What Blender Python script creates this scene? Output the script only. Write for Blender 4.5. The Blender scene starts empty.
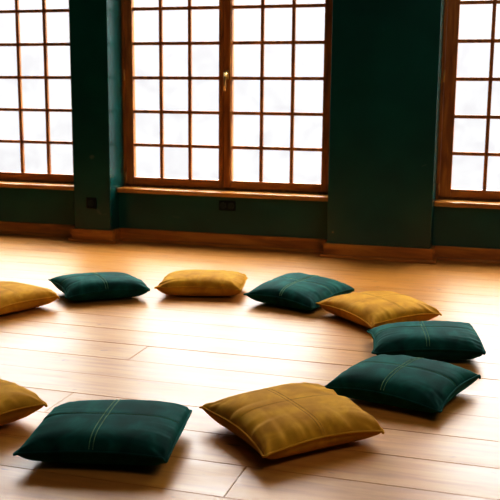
import bpy, bmesh, math, random
import numpy as np
from mathutils import Vector, Matrix

scene = bpy.context.scene
COL = scene.collection

# ---------------------------------------------------------------- helpers
def link(o, parent=None):
    COL.objects.link(o)
    if parent is not None:
        o.parent = parent
    return o

def mesh_obj(name, bm, mats, parent=None, smooth=False):
    me = bpy.data.meshes.new(name)
    bm.normal_update()
    bm.to_mesh(me); bm.free()
    if not isinstance(mats, (list, tuple)):
        mats = [mats]
    for m in mats:
        me.materials.append(m)
    if smooth:
        for p in me.polygons: p.use_smooth = True
    return link(bpy.data.objects.new(name, me), parent)

def empty(name, loc, parent=None):
    o = bpy.data.objects.new(name, None)
    o.empty_display_size = 0.05
    o.location = loc
    return link(o, parent)

def tag(o, label=None, cat=None, group=None, kind=None):
    if label: o['label'] = label
    if cat: o['category'] = cat
    if group: o['group'] = group
    if kind: o['kind'] = kind
    return o

def box(bm, x0, x1, y0, y1, z0, z1, bev=0.0, mi=0):
    vs = [bm.verts.new((x, y, z)) for x in (x0, x1) for y in (y0, y1) for z in (z0, z1)]
    idx = [(0, 1, 3, 2), (4, 6, 7, 5), (0, 4, 5, 1), (2, 3, 7, 6), (0, 2, 6, 4), (1, 5, 7, 3)]
    fs = []
    for f in idx:
        face = bm.faces.new([vs[i] for i in f]); face.material_index = mi; fs.append(face)
    if bev > 0:
        es = {e for f in fs for e in f.edges}
        bmesh.ops.bevel(bm, geom=list(es), offset=bev, segments=2, profile=0.5, affect='EDGES')
    return fs

def extrude_profile(bm, prof, path):
    """sweep a (depth, height) profile along a plan path of (x, y) with mitred corners; depth goes towards -normal (room)"""
    n = len(path); rings = []
    for i, (x, y) in enumerate(path):
        dirs = []
        if i > 0: dirs.append((Vector(path[i]) - Vector(path[i-1])).normalized())
        if i < n-1: dirs.append((Vector(path[i+1]) - Vector(path[i])).normalized())
        nrm = [Vector((d.y, -d.x)) for d in dirs]
        if len(nrm) == 2:
            b = (nrm[0] + nrm[1]); b = b / max(1e-6, b.dot(nrm[0]))
        else:
            b = nrm[0]
        rings.append([bm.verts.new((x + b.x*d, y + b.y*d, z)) for d, z in prof])
    for a, b in zip(rings[:-1], rings[1:]):
        for k in range(len(prof)-1):
            bm.faces.new((a[k], b[k], b[k+1], a[k+1]))
    bmesh.ops.recalc_face_normals(bm, faces=bm.faces[:])

def tube(bm, pts, r, seg=6, closed=False):
    P = [Vector(p) for p in pts]; n = len(P); rings = []
    up0 = Vector((0, 0, 1))
    for i in range(n):
        a = P[(i-1) % n] if (closed or i > 0) else P[i]
        b = P[(i+1) % n] if (closed or i < n-1) else P[i]
        t = (b - a)
        t = t.normalized() if t.length > 1e-9 else Vector((1, 0, 0))
        s = t.cross(up0)
        s = s.normalized() if s.length > 1e-4 else Vector((1, 0, 0))
        u = s.cross(t)
        rings.append([bm.verts.new(P[i] + s*math.cos(2*math.pi*k/seg)*r + u*math.sin(2*math.pi*k/seg)*r) for k in range(seg)])
    m = n if closed else n-1
    for i in range(m):
        a, b = rings[i], rings[(i+1) % n]
        for k in range(seg):
            bm.faces.new((a[k], a[(k+1) % seg], b[(k+1) % seg], b[k]))
    if not closed:
        bm.faces.new(rings[0][::-1]); bm.faces.new(rings[-1])

# ---------------------------------------------------------------- materials
def new_mat(name):
    m = bpy.data.materials.new(name); m.use_nodes = True
    nt = m.node_tree
    b = nt.nodes['Principled BSDF']
    return m, nt, b

def nd(nt, typ, **kw):
    n = nt.nodes.new(typ)
    for k, v in kw.items():
        if k.startswith('i_'):
            n.inputs[k[2:].replace('_', ' ')].default_value = v
        else:
            setattr(n, k, v)
    return n

def ramp(nt, stops, interp='LINEAR'):
    r = nt.nodes.new('ShaderNodeValToRGB')
    cr = r.color_ramp; cr.interpolation = interp
    while len(cr.elements) < len(stops): cr.elements.new(0.5)
    for e, (p, c) in zip(cr.elements, stops):
        e.position = p; e.color = (*c, 1) if len(c) == 3 else c
    return r

def wood_mat(name, c0, c1, c2, rough=0.35, axis='X', scale=6.0, coat=0.3):
    m, nt, b = new_mat(name); L = nt.links
    tc = nd(nt, 'ShaderNodeTexCoord')
    mp = nd(nt, 'ShaderNodeMapping')
    s = {'X': (0.12, 1, 1), 'Y': (1, 0.12, 1), 'Z': (1, 1, 0.12)}[axis]
    mp.inputs['Scale'].default_value = s
    L.new(tc.outputs['Object'], mp.inputs['Vector'])
    n1 = nd(nt, 'ShaderNodeTexNoise'); n1.inputs['Scale'].default_value = scale*5
    n1.inputs['Detail'].default_value = 6; n1.inputs['Distortion'].default_value = 0.8
    L.new(mp.outputs[0], n1.inputs['Vector'])
    r = ramp(nt, [(0.3, c0), (0.5, c1), (0.72, c2)])
    L.new(n1.outputs['Fac'], r.inputs['Fac'])
    L.new(r.outputs['Color'], b.inputs['Base Color'])
    b.inputs['Roughness'].default_value = rough
    b.inputs['Coat Weight'].default_value = coat
    b.inputs['Coat Roughness'].default_value = 0.25
    bp = nd(nt, 'ShaderNodeBump'); bp.inputs['Strength'].default_value = 0.15; bp.inputs['Distance'].default_value = 0.002
    L.new(n1.outputs['Fac'], bp.inputs['Height']); L.new(bp.outputs[0], b.inputs['Normal'])
    return m

def paint_mat(name, col, rough=0.33, marks=()):
    m, nt, b = new_mat(name); L = nt.links
    tc = nd(nt, 'ShaderNodeTexCoord')
    n1 = nd(nt, 'ShaderNodeTexNoise'); n1.inputs['Scale'].default_value = 2.3; n1.inputs['Detail'].default_value = 5
    L.new(tc.outputs['Object'], n1.inputs['Vector'])
    d = tuple(c*0.75 for c in col); u = tuple(c*1.25 for c in col)
    r = ramp(nt, [(0.3, d), (0.7, u)])
    L.new(n1.outputs['Fac'], r.inputs['Fac'])
    last = r.outputs['Color']
    for (px, pz, sx, sz, ang, c, st) in marks:     # scuffs in the paint
        mp = nd(nt, 'ShaderNodeMapping'); mp.vector_type = 'TEXTURE'
        mp.inputs['Location'].default_value = (px, -0.16, pz)
        mp.inputs['Rotation'].default_value = (0, ang, 0)
        mp.inputs['Scale'].default_value = (sx, 0.6, sz)
        L.new(tc.outputs['Object'], mp.inputs['Vector'])
        ln = nd(nt, 'ShaderNodeVectorMath', operation='LENGTH'); L.new(mp.outputs[0], ln.inputs[0])
        mr = nd(nt, 'ShaderNodeMapRange'); mr.interpolation_type = 'SMOOTHSTEP'
        mr.inputs['From Min'].default_value = 1.0; mr.inputs['From Max'].default_value = 0.3
        mr.inputs['To Max'].default_value = st
        L.new(ln.outputs['Value'], mr.inputs['Value'])
        n2 = nd(nt, 'ShaderNodeTexNoise'); n2.inputs['Scale'].default_value = 60
        L.new(tc.outputs['Object'], n2.inputs['Vector'])
        mu = nd(nt, 'ShaderNodeMath', operation='MULTIPLY'); L.new(mr.outputs[0], mu.inputs[0]); L.new(n2.outputs['Fac'], mu.inputs[1])
        mx = nd(nt, 'ShaderNodeMix', data_type='RGBA'); L.new(mu.outputs[0], mx.inputs['Factor'])
        L.new(last, mx.inputs[6]); mx.inputs[7].default_value = (*c, 1)
        last = mx.outputs[2]
    L.new(last, b.inputs['Base Color'])
    b.inputs['Roughness'].default_value = rough; b.inputs['IOR'].default_value = 1.5 if name != 'dark_green_paint_pillar' else 1.62
    n3 = nd(nt, 'ShaderNodeTexNoise'); n3.inputs['Scale'].default_value = 45; n3.inputs['Detail'].default_value = 3
    L.new(tc.outputs['Object'], n3.inputs['Vector'])
    bp = nd(nt, 'ShaderNodeBump'); bp.inputs['Strength'].default_value = 0.12; bp.inputs['Distance'].default_value = 0.004
    L.new(n3.outputs['Fac'], bp.inputs['Height']); L.new(bp.outputs[0], b.inputs['Normal'])
    return m

GREEN = (0.0008, 0.085, 0.073)
PALE = (0.10, 0.17, 0.14)
M_wall = paint_mat('dark_green_paint', GREEN, 0.30, [(-2.575, 0.214, 0.055, 0.016, 0.1, PALE, 0.5), (-2.30, 0.20, 0.03, 0.012, 0.2, PALE, 0.25)])
M_pil = paint_mat('dark_green_paint_pillar', tuple(c*0.8 for c in GREEN), 0.27, [
    (-3.223, 0.685, 0.03, 0.022, -0.3, (0.16, 0.19, 0.13), 0.75),
    (-3.172, 0.245, 0.020, 0.042, -0.7, PALE, 0.5),
    (-3.12, 0.23, 0.03, 0.010, -0.3, PALE, 0.3),
    (-1.264, 0.186, 0.013, 0.013, 0, (0.2, 0.22, 0.1), 0.9),
    (-0.62, 0.70, 0.03, 0.008, -0.4, PALE, 0.4)])
M_ceil = paint_mat('ceiling_paint', (0.30, 0.29, 0.26), 0.7)
M_frame = wood_mat('varnished_window_wood', (0.22, 0.072, 0.008), (0.37, 0.14, 0.017), (0.52, 0.22, 0.03), 0.38, 'Z')
M_frame_h = wood_mat('varnished_window_wood_flat', (0.22, 0.072, 0.008), (0.37, 0.14, 0.017), (0.52, 0.22, 0.03), 0.38, 'X')
M_sill = wood_mat('varnished_sill_wood', (0.34, 0.14, 0.02), (0.52, 0.24, 0.045), (0.66, 0.34, 0.075), 0.3, 'X')
M_base = wood_mat('baseboard_wood', (0.34, 0.11, 0.012), (0.55, 0.21, 0.024), (0.72, 0.33, 0.045), 0.45, 'X', 4.0, 0.15)

def floor_mat():
    m, nt, b = new_mat('old_waxed_floorboards'); L = nt.links
    tc = nd(nt, 'ShaderNodeTexCoord')
    at = nd(nt, 'ShaderNodeAttribute'); at.attribute_name = 'plank'
    off = nd(nt, 'ShaderNodeVectorMath', operation='SCALE'); off.inputs['Scale'].default_value = 7.3
    L.new(at.outputs['Color'], off.inputs[0])
    ad = nd(nt, 'ShaderNodeVectorMath', operation='ADD')
    L.new(tc.outputs['Object'], ad.inputs[0]); L.new(off.outputs[0], ad.inputs[1])
    mp = nd(nt, 'ShaderNodeMapping'); mp.inputs['Scale'].default_value = (0.9, 9.0, 1)
    L.new(ad.outputs[0], mp.inputs['Vector'])
    n1 = nd(nt, 'ShaderNodeTexNoise'); n1.inputs['Scale'].default_value = 2.6; n1.inputs['Detail'].default_value = 8
    n1.inputs['Roughness'].default_value = 0.62; n1.inputs['Distortion'].default_value = 0.5
    L.new(mp.outputs[0], n1.inputs['Vector'])
    r = ramp(nt, [(0.25, (0.46, 0.19, 0.028)), (0.5, (0.60, 0.275, 0.048)), (0.78, (0.70, 0.36, 0.075))])
    L.new(n1.outputs['Fac'], r.inputs['Fac'])
    # plank to plank tone
    mr = nd(nt, 'ShaderNodeMapRange'); mr.inputs['To Min'].default_value = 0.92; mr.inputs['To Max'].default_value = 1.06
    L.new(at.outputs['Fac'], mr.inputs['Value'])
    mx = nd(nt, 'ShaderNodeMix', data_type='RGBA', blend_type='MULTIPLY'); mx.inputs['Factor'].default_value = 1
    L.new(r.outputs['Color'], mx.inputs[6]); L.new(mr.outputs[0], mx.inputs[7])
    # small dark nail holes and stains
    n2 = nd(nt, 'ShaderNodeTexNoise'); n2.inputs['Scale'].default_value = 26; n2.inputs['Detail'].default_value = 2
    mp2 = nd(nt, 'ShaderNodeMapping'); mp2.inputs['Scale'].default_value = (0.45, 1, 1)
    L.new(ad.outputs[0], mp2.inputs['Vector']); L.new(mp2.outputs[0], n2.inputs['Vector'])
    r2 = ramp(nt, [(0.70, (0, 0, 0)), (0.78, (1, 1, 1))])
    L.new(n2.outputs['Fac'], r2.inputs['Fac'])
    mul = nd(nt, 'ShaderNodeMath', operation='MULTIPLY'); mul.inputs[1].default_value = 0.55
    L.new(r2.outputs['Color'], mul.inputs[0])
    mx2 = nd(nt, 'ShaderNodeMix', data_type='RGBA'); L.new(mul.outputs[0], mx2.inputs['Factor'])
    L.new(mx.outputs[2], mx2.inputs[6]); mx2.inputs[7].default_value = (0.09, 0.04, 0.015, 1)
    L.new(mx2.outputs[2], b.inputs['Base Color'])
    # worn wax: uneven gloss
    n3 = nd(nt, 'ShaderNodeTexNoise'); n3.inputs['Scale'].default_value = 3.5; n3.inputs['Detail'].default_value = 6
    mp3 = nd(nt, 'ShaderNodeMapping'); mp3.inputs['Scale'].default_value = (0.6, 2.2, 1)
    L.new(ad.outputs[0], mp3.inputs['Vector']); L.new(mp3.outputs[0], n3.inputs['Vector'])
    rr = nd(nt, 'ShaderNodeMapRange'); rr.inputs['From Min'].default_value = 0.3; rr.inputs['From Max'].default_value = 0.7
    rr.inputs['To Min'].default_value = FLOOR_R[0]; rr.inputs['To Max'].default_value = FLOOR_R[1]
    L.new(n3.outputs['Fac'], rr.inputs['Value']); L.new(rr.outputs[0], b.inputs['Roughness'])
    b.inputs['IOR'].default_value = FLOOR_IOR
    bp = nd(nt, 'ShaderNodeBump'); bp.inputs['Strength'].default_value = 0.10; bp.inputs['Distance'].default_value = 0.002
    L.new(n1.outputs['Fac'], bp.inputs['Height']); L.new(bp.outputs[0], b.inputs['Normal'])
    return m
FLOOR_R = (0.34, 0.42); FLOOR_IOR = 1.75
M_floor = floor_mat()
M_gap, _nt, _b = new_mat('dark_gap_under_boards'); _b.inputs['Base Color'].default_value = (0.03, 0.014, 0.006, 1); _b.inputs['Roughness'].default_value = 0.9

def velvet(name, dark, mid, light, seed, tint):
    m, nt, b = new_mat(name); L = nt.links
    tc = nd(nt, 'ShaderNodeTexCoord')
    n1 = nd(nt, 'ShaderNodeTexNoise'); n1.noise_dimensions = '4D'; n1.inputs['W'].default_value = seed
    n1.inputs['Scale'].default_value = 9; n1.inputs['Detail'].default_value = 4; n1.inputs['Distortion'].default_value = 1.0
    L.new(tc.outputs['Object'], n1.inputs['Vector'])
    r = ramp(nt, [(0.30, dark), (0.52, mid), (0.75, light)])
    L.new(n1.outputs['Fac'], r.inputs['Fac']); L.new(r.outputs['Color'], b.inputs['Base Color'])
    b.inputs['Roughness'].default_value = 0.75
    b.inputs['Specular IOR Level'].default_value = 0.15
    b.inputs['Sheen Weight'].default_value = 0.5
    b.inputs['Sheen Roughness'].default_value = 0.35
    b.inputs['Sheen Tint'].default_value = tint
    n2 = nd(nt, 'ShaderNodeTexNoise'); n2.inputs['Scale'].default_value = 300; n2.inputs['Detail'].default_value = 2
    L.new(tc.outputs['Object'], n2.inputs['Vector'])
    bp = nd(nt, 'ShaderNodeBump'); bp.inputs['Strength'].default_value = 0.15; bp.inputs['Distance'].default_value = 0.001
    L.new(n2.outputs['Fac'], bp.inputs['Height']); L.new(bp.outputs[0], b.inputs['Normal'])
    return m
M_gv = velvet('green_velvet', (0.001, 0.036, 0.030), (0.0015, 0.070, 0.057), (0.005, 0.145, 0.115), 1.0, (0.03, 0.42, 0.34, 1))
M_yv = velvet('mustard_velvet', (0.50, 0.235, 0.014), (0.64, 0.33, 0.022), (0.82, 0.47, 0.038), 4.0, (0.95, 0.60, 0.12, 1))

def thread(name, c):
    m, nt, b = new_mat(name); L = nt.links
    tc = nd(nt, 'ShaderNodeTexCoord'); n = nd(nt, 'ShaderNodeTexNoise'); n.inputs['Scale'].default_value = 40
    L.new(tc.outputs['Object'], n.inputs['Vector'])
    r = ramp(nt, [(0.3, tuple(x*0.7 for x in c)), (0.7, c)]); L.new(n.outputs['Fac'], r.inputs['Fac'])
    L.new(r.outputs['Color'], b.inputs['Base Color']); b.inputs['Roughness'].default_value = 0.6
    return m
M_gt = thread('pale_green_thread', (0.25, 0.50, 0.27))
M_yt = thread('pale_mustard_thread', (0.66, 0.42, 0.07))

M_brass, _nt, _b = new_mat('brass')
_b.inputs['Base Color'].default_value = (0.72, 0.50, 0.20, 1); _b.inputs['Metallic'].default_value = 1; _b.inputs['Roughness'].default_value = 0.28
M_plas, _nt, _b = new_mat('black_plastic')
_b.inputs['Base Color'].default_value = (0.004, 0.007, 0.007, 1); _b.inputs['Roughness'].default_value = 0.5; _b.inputs['Specular IOR Level'].default_value = 0.2
M_plas2, _nt, _b = new_mat('grey_plastic')
_b.inputs['Base Color'].default_value = (0.02, 0.035, 0.033, 1); _b.inputs['Roughness'].default_value = 0.4; _b.inputs['Specular IOR Level'].default_value = 0.3

# clear pane: fresnel mix of see-through and mirror
M_glass = bpy.data.materials.new('window_glass'); M_glass.use_nodes = True
nt = M_glass.node_tree; nt.nodes.clear()
o_ = nt.nodes.new('ShaderNodeOutputMaterial'); mx_ = nt.nodes.new('ShaderNodeMixShader')
t_ = nt.nodes.new('ShaderNodeBsdfTransparent'); g_ = nt.nodes.new('ShaderNodeBsdfGlossy'); f_ = nt.nodes.new('ShaderNodeFresnel')
g_.inputs['Roughness'].default_value = 0.02; f_.inputs['IOR'].default_value = 1.45
nt.links.new(f_.outputs[0], mx_.inputs[0]); nt.links.new(t_.outputs[0], mx_.inputs[1]); nt.links.new(g_.outputs[0], mx_.inputs[2])
nt.links.new(mx_.outputs[0], o_.inputs[0])

# ---------------------------------------------------------------- room shell (window wall plane y = 0, camera side is -y)
DP = 0.161; WT = 0.34; CEIL = 3.9; ROOM_L, ROOM_R, ROOM_B = -6.0, 2.6, -9.2
NICHES = [(-5.153, -3.391), (-3.071, -1.309), (-0.548, 1.214)]
PILLARS = [(-3.391, -3.071), (-1.309, -0.548), (1.214, 1.55), (-5.49, -5.153)]
SILL_T = 0.432; WIN_B = 0.432; WIN_T = 3.56

# floor: single boards with open seams, one mesh
rnd = random.Random(5)
bm = bmesh.new()
lay = bm.loops.layers.color.new('plank')
PW = 0.2355; Y0 = -2.768
joints = {0: [-1.631], 3: [-1.656], 5: [-0.781]}
gapw = {0: 0.0044, 5: 0.0026, 4: 0.0026, 3: 0.0024}
k = -12; y = None
while True:
    yt = Y0 - PW*k; yb = yt - PW
    if yt < ROOM_B: break
    yt2 = min(yt, 0.0); 
    if yb < 0.0:
        gt = gapw.get(k, 0.0016)/2; gb = gapw.get(k+1, 0.0016)/2
        xs = list(joints.get(k, []))
        x = (xs[0] if xs else -3.7 - rnd.uniform(0, 0.9))
        xs = [x]
        a = x
        while a > ROOM_L: a -= rnd.uniform(3.0, 4.2); xs.append(a)
        a = x
        while a < ROOM_R: a += rnd.uniform(5.6, 6.2); xs.append(a)
        xs = sorted(xs)
        for xa, xb in zip(xs[:-1], xs[1:]):
            xa2, xb2 = max(xa, ROOM_L)+0.0009, min(xb, ROOM_R)-0.0009
            if xb2 <= xa2: continue
            c = rnd.random(); col = (c, rnd.random(), rnd.random(), 1)
            dz = rnd.uniform(-0.0006, 0)
            c2 = 0.0008
            z = dz
            A = [(xa2, yb+gb), (xb2, yb+gb), (xb2, yt2-gt), (xa2, yt2-gt)]
            I = [(xa2+c2, yb+gb+c2), (xb2-c2, yb+gb+c2), (xb2-c2, yt2-gt-c2), (xa2+c2, yt2-gt-c2)]
            lo = [bm.verts.new((p[0], p[1], -0.02)) for p in A]
            md = [bm.verts.new((p[0], p[1], z-c2)) for p in A]
            hi = [bm.verts.new((p[0], p[1], z)) for p in I]
            fs = [bm.faces.new(hi)]
            for i in range(4):
                j = (i+1) % 4
                fs.append(bm.faces.new((md[i], md[j], hi[j], hi[i])))
                fs.append(bm.faces.new((lo[i], lo[j], md[j], md[i])))
            for f in fs:
                for l in f.loops: l[lay] = col
    k += 1
box(bm, ROOM_L-0.1, ROOM_R+0.1, ROOM_B-0.1, WT, -0.12, -0.02, mi=1)
fl = mesh_obj('floor', bm, [M_floor, M_gap]); tag(fl, kind='structure')

# window wall: parapet below the sills and lintel above, one mesh
bm = bmesh.new()
for a, b in NICHES:
    box(bm, a, b, 0, WT, 0, SILL_T-0.035)
    box(bm, a, b, 0, WT, WIN_T, CEIL)
box(bm, ROOM_L, -5.49, 0, WT, 0, CEIL)
box(bm, 1.55, ROOM_R, 0, WT, 0, CEIL)
tag(mesh_obj('wall_back', bm, M_wall), kind='structure')
for i, (a, b) in enumerate(PILLARS):
    bm = bmesh.new()
    box(bm, a, b, -DP, WT, 0, CEIL, bev=0.004)
    p = mesh_obj('wall_pillar', bm, M_pil)
    tag(p, kind='structure', label=['dark green wall pier between the left and centre windows', 'wide dark green wall pier between the centre and right windows',
        'dark green wall pier at far right', 'dark green wall pier at far left'][i])
for nm, args in (('wall_left', (ROOM_L-0.15, ROOM_L, ROOM_B-0.15, WT, 0, CEIL)), ('wall_right', (ROOM_R, ROOM_R+0.15, ROOM_B-0.15, WT, 0, CEIL)),
                 ('wall_front', (ROOM_L, ROOM_R, ROOM_B-0.15, ROOM_B, 0, CEIL))):
    bm = bmesh.new(); box(bm, *args); tag(mesh_obj(nm, bm, M_wall), kind='structure')
bm = bmesh.new(); box(bm, ROOM_L-0.15, ROOM_R+0.15, ROOM_B-0.15, WT, CEIL, CEIL+0.15)
tag(mesh_obj('ceiling', bm, M_ceil), kind='structure')

# baseboard with a small bottom moulding, running round every pier
path = [(ROOM_L, 0)]
for a, b in sorted(PILLARS):
    path += [(a, 0), (a, -DP), (b, -DP), (b, 0)]
path.append((ROOM_R, 0))
prof = [(0.0, 0.102), (0.016, 0.102), (0.020, 0.096), (0.020, 0.022), (0.040, 0.020), (0.045, 0.012), (0.045, 0.0005), (0.0, 0.0005)]
bm = bmesh.new(); extrude_profile(bm, prof, path)
tag(mesh_obj('baseboard_back', bm, M_base), kind='structure')

# ---------------------------------------------------------------- windows
SY = 0.108      # room face of the sashes
ROWS = [0.773 + 0.268*i for i in range(10)]
GL_B, GL_T = 0.511, 3.444
def sash(parent, x0, x1, g0, g1, mids):
    bm = bmesh.new()
    box(bm, x0, g0, SY, SY+0.05, 0.452, 3.50, 0.004)
    box(bm, g1, x1, SY, SY+0.05, 0.452, 3.50, 0.004)
    s = mesh_obj('sash', bm, M_frame, parent)
    bm = bmesh.new()
    box(bm, g0, g1, SY+0.001, SY+0.049, 0.452, GL_B, 0.003)
    box(bm, g0, g1, SY+0.001, SY+0.049, GL_T, 3.50, 0.003)
    mesh_obj('sash_rail', bm, M_frame_h, s)
    bm = bmesh.new()
    w = 0.013
    for mx in mids: box(bm, mx-w, mx+w, SY+0.010, SY+0.038, GL_B-0.002, GL_T+0.002, 0.003)
    for z in ROWS: box(bm, g0-0.002, g1+0.002, SY+0.012, SY+0.036, z-w, z+w, 0.003)
    mesh_obj('glazing_bars', bm, M_frame, s)
    bm = bmesh.new()
    v = [bm.verts.new(p) for p in ((g0, SY+0.03, GL_B), (g1, SY+0.03, GL_B), (g1, SY+0.03, GL_T), (g0, SY+0.03, GL_T))]
    bm.faces.new(v)
    mesh_obj('glass_pane', bm, M_glass, s)
    return s

def hinge(parent, x, z):
    bm = bmesh.new()
    tube(bm, [(x, SY-0.010, z-0.038), (x, SY-0.010, z+0.038)], 0.0065, 10)
    tube(bm, [(x, SY-0.010, z+0.038), (x, SY-0.010, z+0.046)], 0.0045, 10)
    tube(bm, [(x, SY-0.010, z-0.046), (x, SY-0.010, z-0.038)], 0.0045, 10)
    mesh_obj('hinge', bm, M_brass, parent, True)

def window(n, a, b, sh=0.0):
    root = empty('window_%d' % n, ((a+b)/2, 0.15, WIN_B)); tag(root, kind='structure')
    inv = Matrix.Translation(-root.location)
    # fixed outer frame
    bm = bmesh.new()
    box(bm, a, a+0.020, 0.100, 0.20, WIN_B, WIN_T, 0.002)
    box(bm, b-0.020, b, 0.100, 0.20, WIN_B, WIN_T, 0.002)
    box(bm, a+0.020, b-0.020, 0.135, 0.20, WIN_B, 0.462, 0.002)
    box(bm, a+0.020, b-0.020, 0.03, 0.20, 3.49, WIN_T, 0.002)
    mc = (a+b)/2 + sh - (0.075 if n == 1 else 0)
    box(bm, mc-0.03, mc+0.03, SY+0.052, SY+0.10, 0.462, 3.49, 0.002)
    fr = mesh_obj('window_frame', bm, M_frame, root)
    cm = (a+b)/2 - 0.023 + sh - (0.035 if n == 1 else 0)
    gl = (a+0.088+sh, cm-0.040); gr = (cm+(0.030 if n == 1 else 0.068), b-0.112+sh)
    s1 = sash(root, a+0.022, cm-0.001, gl[0], gl[1], [gl[0]+(gl[1]-gl[0])*t for t in (0.327, 0.662)])
    s2 = sash(root, cm+0.001, b-0.022, gr[0], gr[1], [gr[0]+(gr[1]-gr[0])*t for t in ((0.389, 0.705) if n == 1 else (0.329, 0.668))])
    # cover strip on the meeting stiles
    bm = bmesh.new(); box(bm, cm+0.006, cm+(0.028 if n == 1 else 0.062), SY-0.014, SY+0.001, 0.456, 3.496, 0.004)
    mesh_obj('cover_strip', bm, M_frame, s2)
    # brass handle: rosette, neck and lever
    hx = cm+(0.016 if n == 1 else 0.033); hz = 1.335
    bm = bmesh.new(); box(bm, hx-0.015, hx+0.015, SY-0.022, SY-0.013, hz-0.035, hz+0.035, 0.003)
    hp = mesh_obj('handle', bm, M_brass, s2, False)
    bm = bmesh.new()
    tube(bm, [(hx, SY-0.02, hz+0.005), (hx, SY-0.055, hz+0.005)], 0.009, 12)
    tube(bm, [(hx, SY-0.055, hz+0.014), (hx-0.001, SY-0.060, hz-0.02), (hx-0.003, SY-0.058, hz-0.07), (hx-0.006, SY-0.056, hz-0.125)], 0.0095, 12)
    mesh_obj('lever', bm, M_brass, hp, True)
    for z in (0.505, 1.33, 2.2):
        hinge(s1, a+0.020, z); hinge(s2, b-0.020, z)
    # sill board
    bm = bmesh.new()
    box(bm, a+0.001, b-0.001, -0.046, 0.20, SILL_T-0.036, SILL_T, 0.006)
    mesh_obj('window_sill', bm, M_sill, root)
    # geometry was written in world space: shift into the empties' frame
    for o in root.children:
        o.matrix_parent_inverse = inv
    return root
for i, (a, b) in enumerate(NICHES):
    window(i+1, a, b, (-0.034, 0.0, 0.018)[i])

# ---------------------------------------------------------------- power outlets
def outlet(x, y, z, n, label, round_=True):
    root = empty('power_outlet', (x, y, z)); tag(root, label, 'power outlet')
    w = 0.068*n if n > 1 else 0.088
    h = 0.078 if n > 1 else 0.086
    bm = bmesh.new(); box(bm, -w/2, w/2, -0.012, 0.0, -h/2, h/2, 0.004)
    mesh_obj('cover_plate', bm, M_plas, root)
    for k in range(n):
        cx = (k-(n-1)/2)*0.066
        bm = bmesh.new()
        N = 24; R0, R1 = 0.027, 0.0235
        rings = [[bm.verts.new((cx+r*math.cos(2*math.pi*i/N), yy, r*math.sin(2*math.pi*i/N))) for i in range(N)] for r, yy in ((R0, -0.0115), (R0, -0.015), (R1, -0.015), (R1-0.002, -0.0125))]
        for r0, r1 in zip(rings[:-1], rings[1:]):
            for i in range(N): bm.faces.new((r0[i], r0[(i+1) % N], r1[(i+1) % N], r1[i]))
        bm.faces.new(rings[-1])
        so = mesh_obj('socket', bm, M_plas2, root)
        bm = bmesh.new()
        for s in (-1, 1):
            tube(bm, [(cx+s*0.0095, -0.0128, 0), (cx+s*0.0095, -0.0135, 0)], 0.0028, 10)
        mesh_obj('pin_holes', bm, M_plas, so)
outlet(-2.141, 0, 0.325, 2, 'black double power outlet on the dark green wall under the centre window')
outlet(-3.235, -DP, 0.315, 1, 'single black power outlet low on the left dark green pier')

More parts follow.
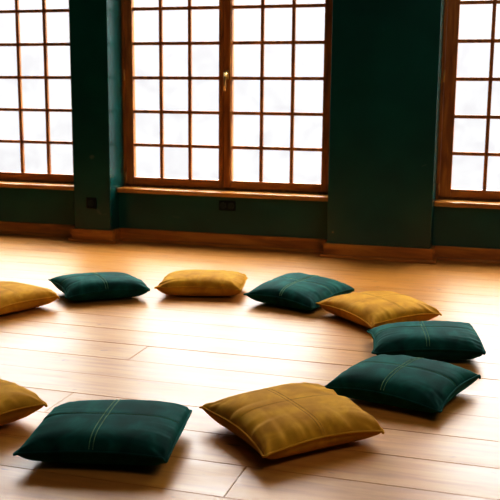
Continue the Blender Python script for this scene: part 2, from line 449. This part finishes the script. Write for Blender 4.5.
# ---------------------------------------------------------------- cushions
def sim_cushion(seed, n=46, size=0.52, vol=0.0205, steps=110, iters=12, thick=1.0):
    """inflate two square sheets sewn at the rim, resting on a floor (mass-spring, position based)"""
    rg = np.random.RandomState(seed)
    g = np.linspace(-size/2, size/2, n); h = g[1]-g[0]
    X, Y = np.meshgrid(g, g, indexing='ij')
    P = np.zeros((2, n, n, 3)); P[..., 0] = X; P[..., 1] = Y
    u = X/(size/2); v = Y/(size/2)
    dome = np.clip((1-u**2)*(1-v**2), 0, 1)**0.5
    P[0, ..., 2] = 0.05 + 0.045*dome; P[1, ..., 2] = 0.05 - 0.045*dome
    # low frequency unevenness of stuffing and cutting
    def lowf(k, amp):
        f = np.zeros((n, n))
        for _ in range(7):
            a, b = rg.uniform(-k, k, 2); f += np.sin(a*u*3+b*v*3+rg.uniform(0, 6.28))
        return f*amp/7
    P[..., 2] += rg.normal(0, 0.0008, (2, n, n))
    P[1, ..., 2] = np.maximum(P[1, ..., 2], 0.001)
    pf = 1 + np.stack([lowf(1.2, 0.6), lowf(1.2, 0.3)])
    V = np.zeros_like(P); dt = 1/60.
    def con(P, A, B, L, k, stretch_only=False):
        d = P[B]-P[A]; l = np.sqrt((d*d).sum(-1))+1e-9
        c = (l-L)/l*0.5*k
        if stretch_only: c = np.where(l > L, c, c*0.0)
        d *= c[..., None]
        P[A] += d; P[B] -= d
    S = slice
    cons = []
    for o in (0, 1):
        m = (n-1-o)//2
        ia, ib = S(o, o+2*m, 2), S(o+1, o+1+2*m, 2)
        cons.append(((S(None), ia), (S(None), ib), h, 1.0))
        cons.append(((S(None), S(None), ia), (S(None), S(None), ib), h, 1.0))
    for o in (0, 1):
        m = (n-1-o)//2
        ia, ib = S(o, o+2*m, 2), S(o+1, o+1+2*m, 2)
        cons.append(((S(None), ia, S(0, n-1)), (S(None), ib, S(1, n)), h*2**.5, 0.35))
        cons.append(((S(None), ia, S(1, n)), (S(None), ib, S(0, n-1)), h*2**.5, 0.35))
    for o in (0, 1, 2, 3):
        idx = np.array([i for i in range(n-2) if i % 4 == o])
        cons.append(((S(None), idx), (S(None), idx+2), 2*h, 0.16))
        cons.append(((S(None), S(None), idx), (S(None), S(None), idx+2), 2*h, 0.16))
    def seam(P):
        for sl in ((0, S(None)), (n-1, S(None)), (S(1, n-1), 0), (S(1, n-1), n-1)):
            m = (P[(0,)+sl]+P[(1,)+sl])*0.5
            P[(0,)+sl] = m; P[(1,)+sl] = m
    for st in range(steps):
        du = np.gradient(P, axis=1); dv = np.gradient(P, axis=2)
        nr = np.cross(du, dv); nr[1] *= -1
        area_z = nr[..., 2]
        volume = (P[0, ..., 2]*area_z[0]).sum() + (P[1, ..., 2]*area_z[1]).sum()
        p = np.clip((vol/max(volume, 1e-5))-1, -0.2, 0.5)*220
        F = nr/(h*h)*p*pf[..., None]
        V = (V + F*dt)*0.90
        V[..., 2] -= 9.8*dt*0.35
        sp = np.sqrt((V*V).sum(-1, keepdims=True)); V *= np.minimum(1, 1.2/(sp+1e-9))
        Q = P + V*dt
        for it in range(iters):
            for c in cons: con(Q, *c)
            seam(Q)
            np.maximum(Q[..., 2], 0.0015, out=Q[..., 2])
        V = (Q-P)/dt
        c = Q[..., 2] <= 0.0016
        V[c] *= 0.5
        P = Q
    return P

def smooth_grid(A, k=1):
    for _ in range(k):
        B = A.copy()
        B[1:-1, 1:-1] = 0.5*A[1:-1, 1:-1] + 0.125*(A[2:, 1:-1]+A[:-2, 1:-1]+A[1:-1, 2:]+A[1:-1, :-2])
        A = B
    return A

def sample(A, i, j):
    n = A.shape[0]
    i = min(max(i, 0), n-1.001); j = min(max(j, 0), n-1.001)
    a, b = int(i), int(j); s, t = i-a, j-b
    return (A[a, b]*(1-s)+A[a+1, b]*s)*(1-t) + (A[a, b+1]*(1-s)+A[a+1, b+1]*s)*t

CROWN = 0.135; FOLD = 0.0115
def cushion(corners, seed, colour, label, group, height=1.0, rot=0, tips=(0.03, 0.03, 0.03, 0.03), vol=0.034):
    """corners: plan positions 0..3 (anticlockwise from above); u runs 0->1, v runs 0->3"""
    P = sim_cushion(seed, vol=vol)
    n = P.shape[1]
    P = np.stack([smooth_grid(P[0]), smooth_grid(P[1])])
    # finer grid, flatter crown, gathered folds running in from the seams
    up = lambda A: np.stack([np.stack([np.interp(np.linspace(0, n-1, 2*n-1), np.arange(n), A[:, j, c]) for j in range(n)], 1) for c in range(3)], -1)
    Q = []
    for A in P:
        A1 = up(A)                                        # (2n-1, n, 3)
        A2 = np.stack([np.stack([np.interp(np.linspace(0, n-1, 2*n-1), np.arange(n), A1[i, :, c]) for i in range(2*n-1)], 0) for c in range(3)], -1)
        Q.append(smooth_grid(A2, 3))
    P = np.stack(Q); n = 2*n-1
    P[0, ..., 2] = CROWN*np.tanh(P[0, ..., 2]/CROWN)
    rg = np.random.RandomState(seed+100)
    U = np.linspace(0, 1, n)[:, None]*np.ones((1, n)); Vv = U.T
    def noise1(s, f):
        k = rg.uniform(-1, 1, int(f)+4); x = np.clip(s, 0, 1)*f; i = x.astype(int); t = x-i; t = t*t*(3-2*t)
        return k[i]*(1-t)+k[i+1]*t
    fold = np.zeros((n, n))
    for d, sdir in ((U, Vv), (1-U, Vv), (Vv, U), (1-Vv, U)):
        skew = sdir + (sdir-0.5)*d*0.9 + 0.10*d*rg.uniform(-1, 1)
        reach = 0.09 + 0.07*noise1(sdir, 7)
        env = np.clip(d/0.03, 0, 1)*np.exp(-d/np.maximum(reach, 0.03))
        fold += env*(noise1(skew, 13)*0.6 + noise1(skew, 24)*0.55 + noise1(skew, 6)*0.5)
    for cu, cv_ in ((0, 0), (1, 0), (1, 1), (0, 1)):
        du_ = np.abs(U-cu); dv_ = np.abs(Vv-cv_); rr = np.hypot(du_, dv_)+1e-6
        ang = np.arctan2(dv_, du_)/(math.pi/2)
        fold += np.clip(rr/0.05, 0, 1)*np.exp(-rr/0.17)*noise1(ang, 7)*0.5
    big = noise1(U*0.6+Vv*0.4, 4)*0.5+noise1(U*0.3+(1-Vv)*0.7, 5)*0.5
    P[0, ..., 2] += fold*FOLD*(0.62 if colour == 'g' else 1.0) + big*0.004*np.clip(np.minimum(np.minimum(U, 1-U), np.minimum(Vv, 1-Vv))*6, 0, 1)
    C = np.array(corners); cen = C.mean(0); C = C - cen
    src = np.array([P[0, 0, 0, :2], P[0, -1, 0, :2], P[0, -1, -1, :2], P[0, 0, -1, :2]])
    # affine/bilinear fit of the simulated corners to the measured ones
    A = np.c_[src, np.ones(4), src[:, 0]*src[:, 1]]
    M = np.linalg.solve(A, C)
    xy = P[..., :2]
    B = np.concatenate([xy, np.ones(P.shape[:3]+(1,)), (xy[..., 0]*xy[..., 1])[..., None]], -1)
    P[..., :2] = B @ M
    P[..., 2] *= height
    # corner tips lifted or dropped a little
    uu = np.linspace(0, 1, n)[:, None]; vv = np.linspace(0, 1, n)[None, :]
    for w, tz in zip(((1-uu)*(1-vv), uu*(1-vv), uu*vv, (1-uu)*vv), tips):
        P[..., 2] += tz*w**2.2
    # groove along the panel seams of the top cover
    dx = np.abs(uu-0.5)*0.5; dy = np.abs(vv-0.5)*0.5
    edge = np.clip(np.minimum(np.minimum(uu, 1-uu), np.minimum(vv, 1-vv))*10, 0, 1)
    P[0, ..., 2] -= (0.0022 if colour == 'g' else 0.0006)*edge*(np.exp(-(dx/0.010)**2) + 0.7*np.exp(-(dy/0.010)**2))
    P[..., 2] = np.maximum(P[..., 2], 0.0012)
    root = empty('floor_cushion', (cen[0], cen[1], 0)); tag(root, label, 'cushion', group)
    mat, th = (M_gv, M_gt) if colour == 'g' else (M_yv, M_yt)
    bm = bmesh.new()
    top = [[bm.verts.new(P[0, i, j]) for j in range(n)] for i in range(n)]
    bot = [[top[i][j] if i in (0, n-1) or j in (0, n-1) else bm.verts.new(P[1, i, j]) for j in range(n)] for i in range(n)]
    for i in range(n-1):
        for j in range(n-1):
            bm.faces.new((top[i][j], top[i+1][j], top[i+1][j+1], top[i][j+1]))
            bm.faces.new((bot[i][j], bot[i][j+1], bot[i+1][j+1], bot[i+1][j]))
    cv = mesh_obj('cover', bm, mat, root, True)
    # piping round the rim
    rim = [(i, 0) for i in range(n-1)] + [(n-1, j) for j in range(n-1)] + [(i, n-1) for i in range(n-1, 0, -1)] + [(0, j) for j in range(n-1, 0, -1)]
    pts = np.array([P[0, i, j] for i, j in rim])
    for _ in range(2): pts = (np.roll(pts, 1, 0)+pts*2+np.roll(pts, -1, 0))/4
    out = pts.copy(); out[:, :2] *= 1.006
    out[:, 2] = np.maximum(out[:, 2], 0.0048)
    bm = bmesh.new(); tube(bm, out.tolist(), 0.0042, 8, closed=True)
    mesh_obj('piping', bm, mat, root, True)
    # top stitching: a double row and a crossing single row of dashes
    bm = bmesh.new()
    def row(fn, t0, t1, r):
        L = 0.46; nd_ = int(L*(t1-t0)/0.0085)
        for q in range(nd_):
            a = t0+(t1-t0)*q/nd_; b = a+(t1-t0)/nd_*0.72
            pp = []
            for t in (a, (a+b)/2, b):
                i, j = fn(t)
                p = sample(P[0], i*(n-1), j*(n-1)); p = p+np.array([0, 0, r*0.6]); pp.append(p.tolist())
            tube(bm, pp, r, 5)
    d = 0.0125
    f1 = lambda s: (lambda t: (0.5+s*d, t)) if rot == 0 else (lambda t: (t, 0.5+s*d))
    tr = 0.0015 if colour == 'g' else 0.0006
    row(f1(1), 0.02, 0.98, tr); row(f1(-1), 0.02, 0.98, tr)
    f2 = (lambda t: (t, 0.5+d*0.6)) if rot == 0 else (lambda t: (0.5+d*0.6, t))
    row(f2, 0.02, 0.98, 0.0009 if colour == 'g' else 0.0006)
    mesh_obj('stitching', bm, th, root)
    return root

GG = 'green velvet cushions in the ring'; GY = 'mustard velvet cushions in the ring'
CUSH = [
 ([(-2.385, -2.181), (-1.998, -1.9), (-2.274, -1.599), (-2.661, -1.88)], 11, 'g', 'green velvet cushion at back left of ring, beside the cut-off light golden cushion', GG, 0),
 ([(-1.981, -1.851), (-1.497, -1.728), (-1.573, -1.38), (-2.057, -1.504)], 12, 'y', 'mustard velvet cushion farthest back, between two green cushions below the centre window', GY, 0),
 ([(-1.007, -1.964), (-0.88, -1.445), (-1.313, -1.313), (-1.44, -1.832)], 13, 'g', 'green velvet cushion at the back of the ring, between two mustard cushions', GG, 1),
 ([(-0.633, -2.258), (-0.325, -1.942), (-0.696, -1.585), (-1.004, -1.901)], 14, 'y', 'mustard velvet cushion at back right, touching green cushions, before the wide wall pier', GY, 0),
 ([(-0.562, -2.722), (-0.083, -2.6), (-0.169, -2.202), (-0.648, -2.324)], 15, 'g', 'green velvet cushion on the right, rear one of the two adjoining green cushions', GG, 0),
 ([(-0.213, -3.358), (-0.086, -2.949), (-0.546, -2.857), (-0.673, -3.266)], 16, 'g', 'green velvet cushion on the right, nearer one of the two adjoining green cushions', GG, 1),
 ([(-0.709, -3.982), (-0.385, -3.636), (-0.726, -3.301), (-1.05, -3.647)], 17, 'y', 'mustard velvet cushion in foreground, fully in view, front corner pointing at the viewer', GY, 0),
 ([(-1.479, -4.206), (-1.003, -4.106), (-1.084, -3.691), (-1.56, -3.791)], 18, 'g', 'dark green velvet cushion in the left foreground, between two mustard cushions', GG, 0),
 ([(-1.78, -4.237), (-1.591, -3.805), (-2.023, -3.616), (-2.212, -4.048)], 19, 'y', 'shaded mustard cushion cut off by the left edge, beside foreground green cushion', GY, 0),
 ([(-2.589, -2.662), (-2.406, -2.227), (-2.841, -2.045), (-3.023, -2.48)], 20, 'y', 'light golden cushion cut off by the left edge, farther back beside a green cushion', GY, 0),
]
for cs, sd, colr, lab, grp, rt in CUSH:
    cushion(cs, sd, colr, lab, grp, rot=rt)

# ---------------------------------------------------------------- daylight
w = bpy.data.worlds.new('overcast_daylight'); scene.world = w; w.use_nodes = True
nt = w.node_tree; bg = nt.nodes['Background']; L = nt.links
tc = nd(nt, 'ShaderNodeTexCoord')
n1 = nd(nt, 'ShaderNodeTexNoise'); n1.inputs['Scale'].default_value = 30; n1.inputs['Detail'].default_value = 8; n1.inputs['Distortion'].default_value = 1.0
L.new(tc.outputs['Generated'], n1.inputs['Vector'])
r = ramp(nt, [(0.32, (0.78, 0.77, 0.79)), (0.5, (0.86, 0.86, 0.87)), (0.66, (0.95, 0.95, 0.95))])
L.new(n1.outputs['Fac'], r.inputs['Fac']); sep = nd(nt, 'ShaderNodeSeparateXYZ'); L.new(tc.outputs['Generated'], sep.inputs[0])
gr = ramp(nt, [(0.0, (0.7,)*3), (0.50, (0.70,)*3), (0.565, (0.82,)*3), (0.61, (5.0,)*3), (0.72, (8.4,)*3), (1.0, (17.0,)*3)])
mz = nd(nt, 'ShaderNodeMath', operation='MULTIPLY_ADD'); mz.inputs[1].default_value = 0.5; mz.inputs[2].default_value = 0.5
L.new(sep.outputs['Z'], mz.inputs[0]); L.new(mz.outputs[0], gr.inputs['Fac'])
ml = nd(nt, 'ShaderNodeMix', data_type='RGBA', blend_type='MULTIPLY'); ml.inputs['Factor'].default_value = 1; ml.clamp_result = False
L.new(r.outputs['Color'], ml.inputs[6]); L.new(gr.outputs['Color'], ml.inputs[7]); L.new(ml.outputs[2], bg.inputs['Color'])
WORLD = 1.0
bg.inputs['Strength'].default_value = WORLD
for a, b in NICHES:
    ld = bpy.data.lights.new('window_portal', 'AREA'); ld.shape = 'RECTANGLE'; ld.size = b-a; ld.size_y = WIN_T-WIN_B
    ld.cycles.is_portal = True
    o = bpy.data.objects.new('window_portal', ld); o.location = ((a+b)/2, 0.22, (WIN_T+WIN_B)/2)
    o.rotation_euler = (math.radians(-90), 0, 0)
    link(o)

ld = bpy.data.lights.new('room_light', 'AREA'); ld.shape = 'RECTANGLE'; ld.size = 2.5; ld.size_y = 1.5; ld.energy = 42; ld.color = (1.0, 0.93, 0.84)
o = bpy.data.objects.new('room_light', ld); o.location = (1.5, -4.2, 3.7)
o.rotation_euler = (Vector((-0.6, -0.2, 0.0)) - o.location).to_track_quat('-Z', 'Y').to_euler(); link(o)

# ---------------------------------------------------------------- camera
cd = bpy.data.cameras.new('camera'); cam = bpy.data.objects.new('camera', cd); link(cam)
F = Vector((-0.2816440873815398, 0.9433260568014442, -0.17553506374071792))
R = Vector((0.957724531175314, 0.28755619050293746, 0.008669468753230694))
U = Vector((-0.05865433000251959, 0.16567253201082152, 0.9844350063407329))
mt = Matrix(((R.x, U.x, -F.x, 0), (R.y, U.y, -F.y, -5.45193*1.2), (R.z, U.z, -F.z, 1.2), (0, 0, 0, 1)))
cam.matrix_world = mt
cd.sensor_width = 36; cd.lens = 882.99/500*36
cd.clip_start = 0.05
cd.dof.use_dof = True; cd.dof.focus_distance = 3.7; cd.dof.aperture_fstop = 5.6
scene.camera = cam

scene.view_settings.view_transform = 'Standard'
scene.view_settings.look = 'None'
scene.view_settings.exposure = 0.62
scene.view_settings.use_curve_mapping = True
_cm = scene.view_settings.curve_mapping
_c = _cm.curves[3]
_c.points.new(0.03, 0.016); _c.points.new(0.22, 0.20); _c.points.new(0.55, 0.62)
_cm.update()
scene.cycles.max_bounces = 10
scene.cycles.diffuse_bounces = 6
scene.cycles.transparent_max_bounces = 12
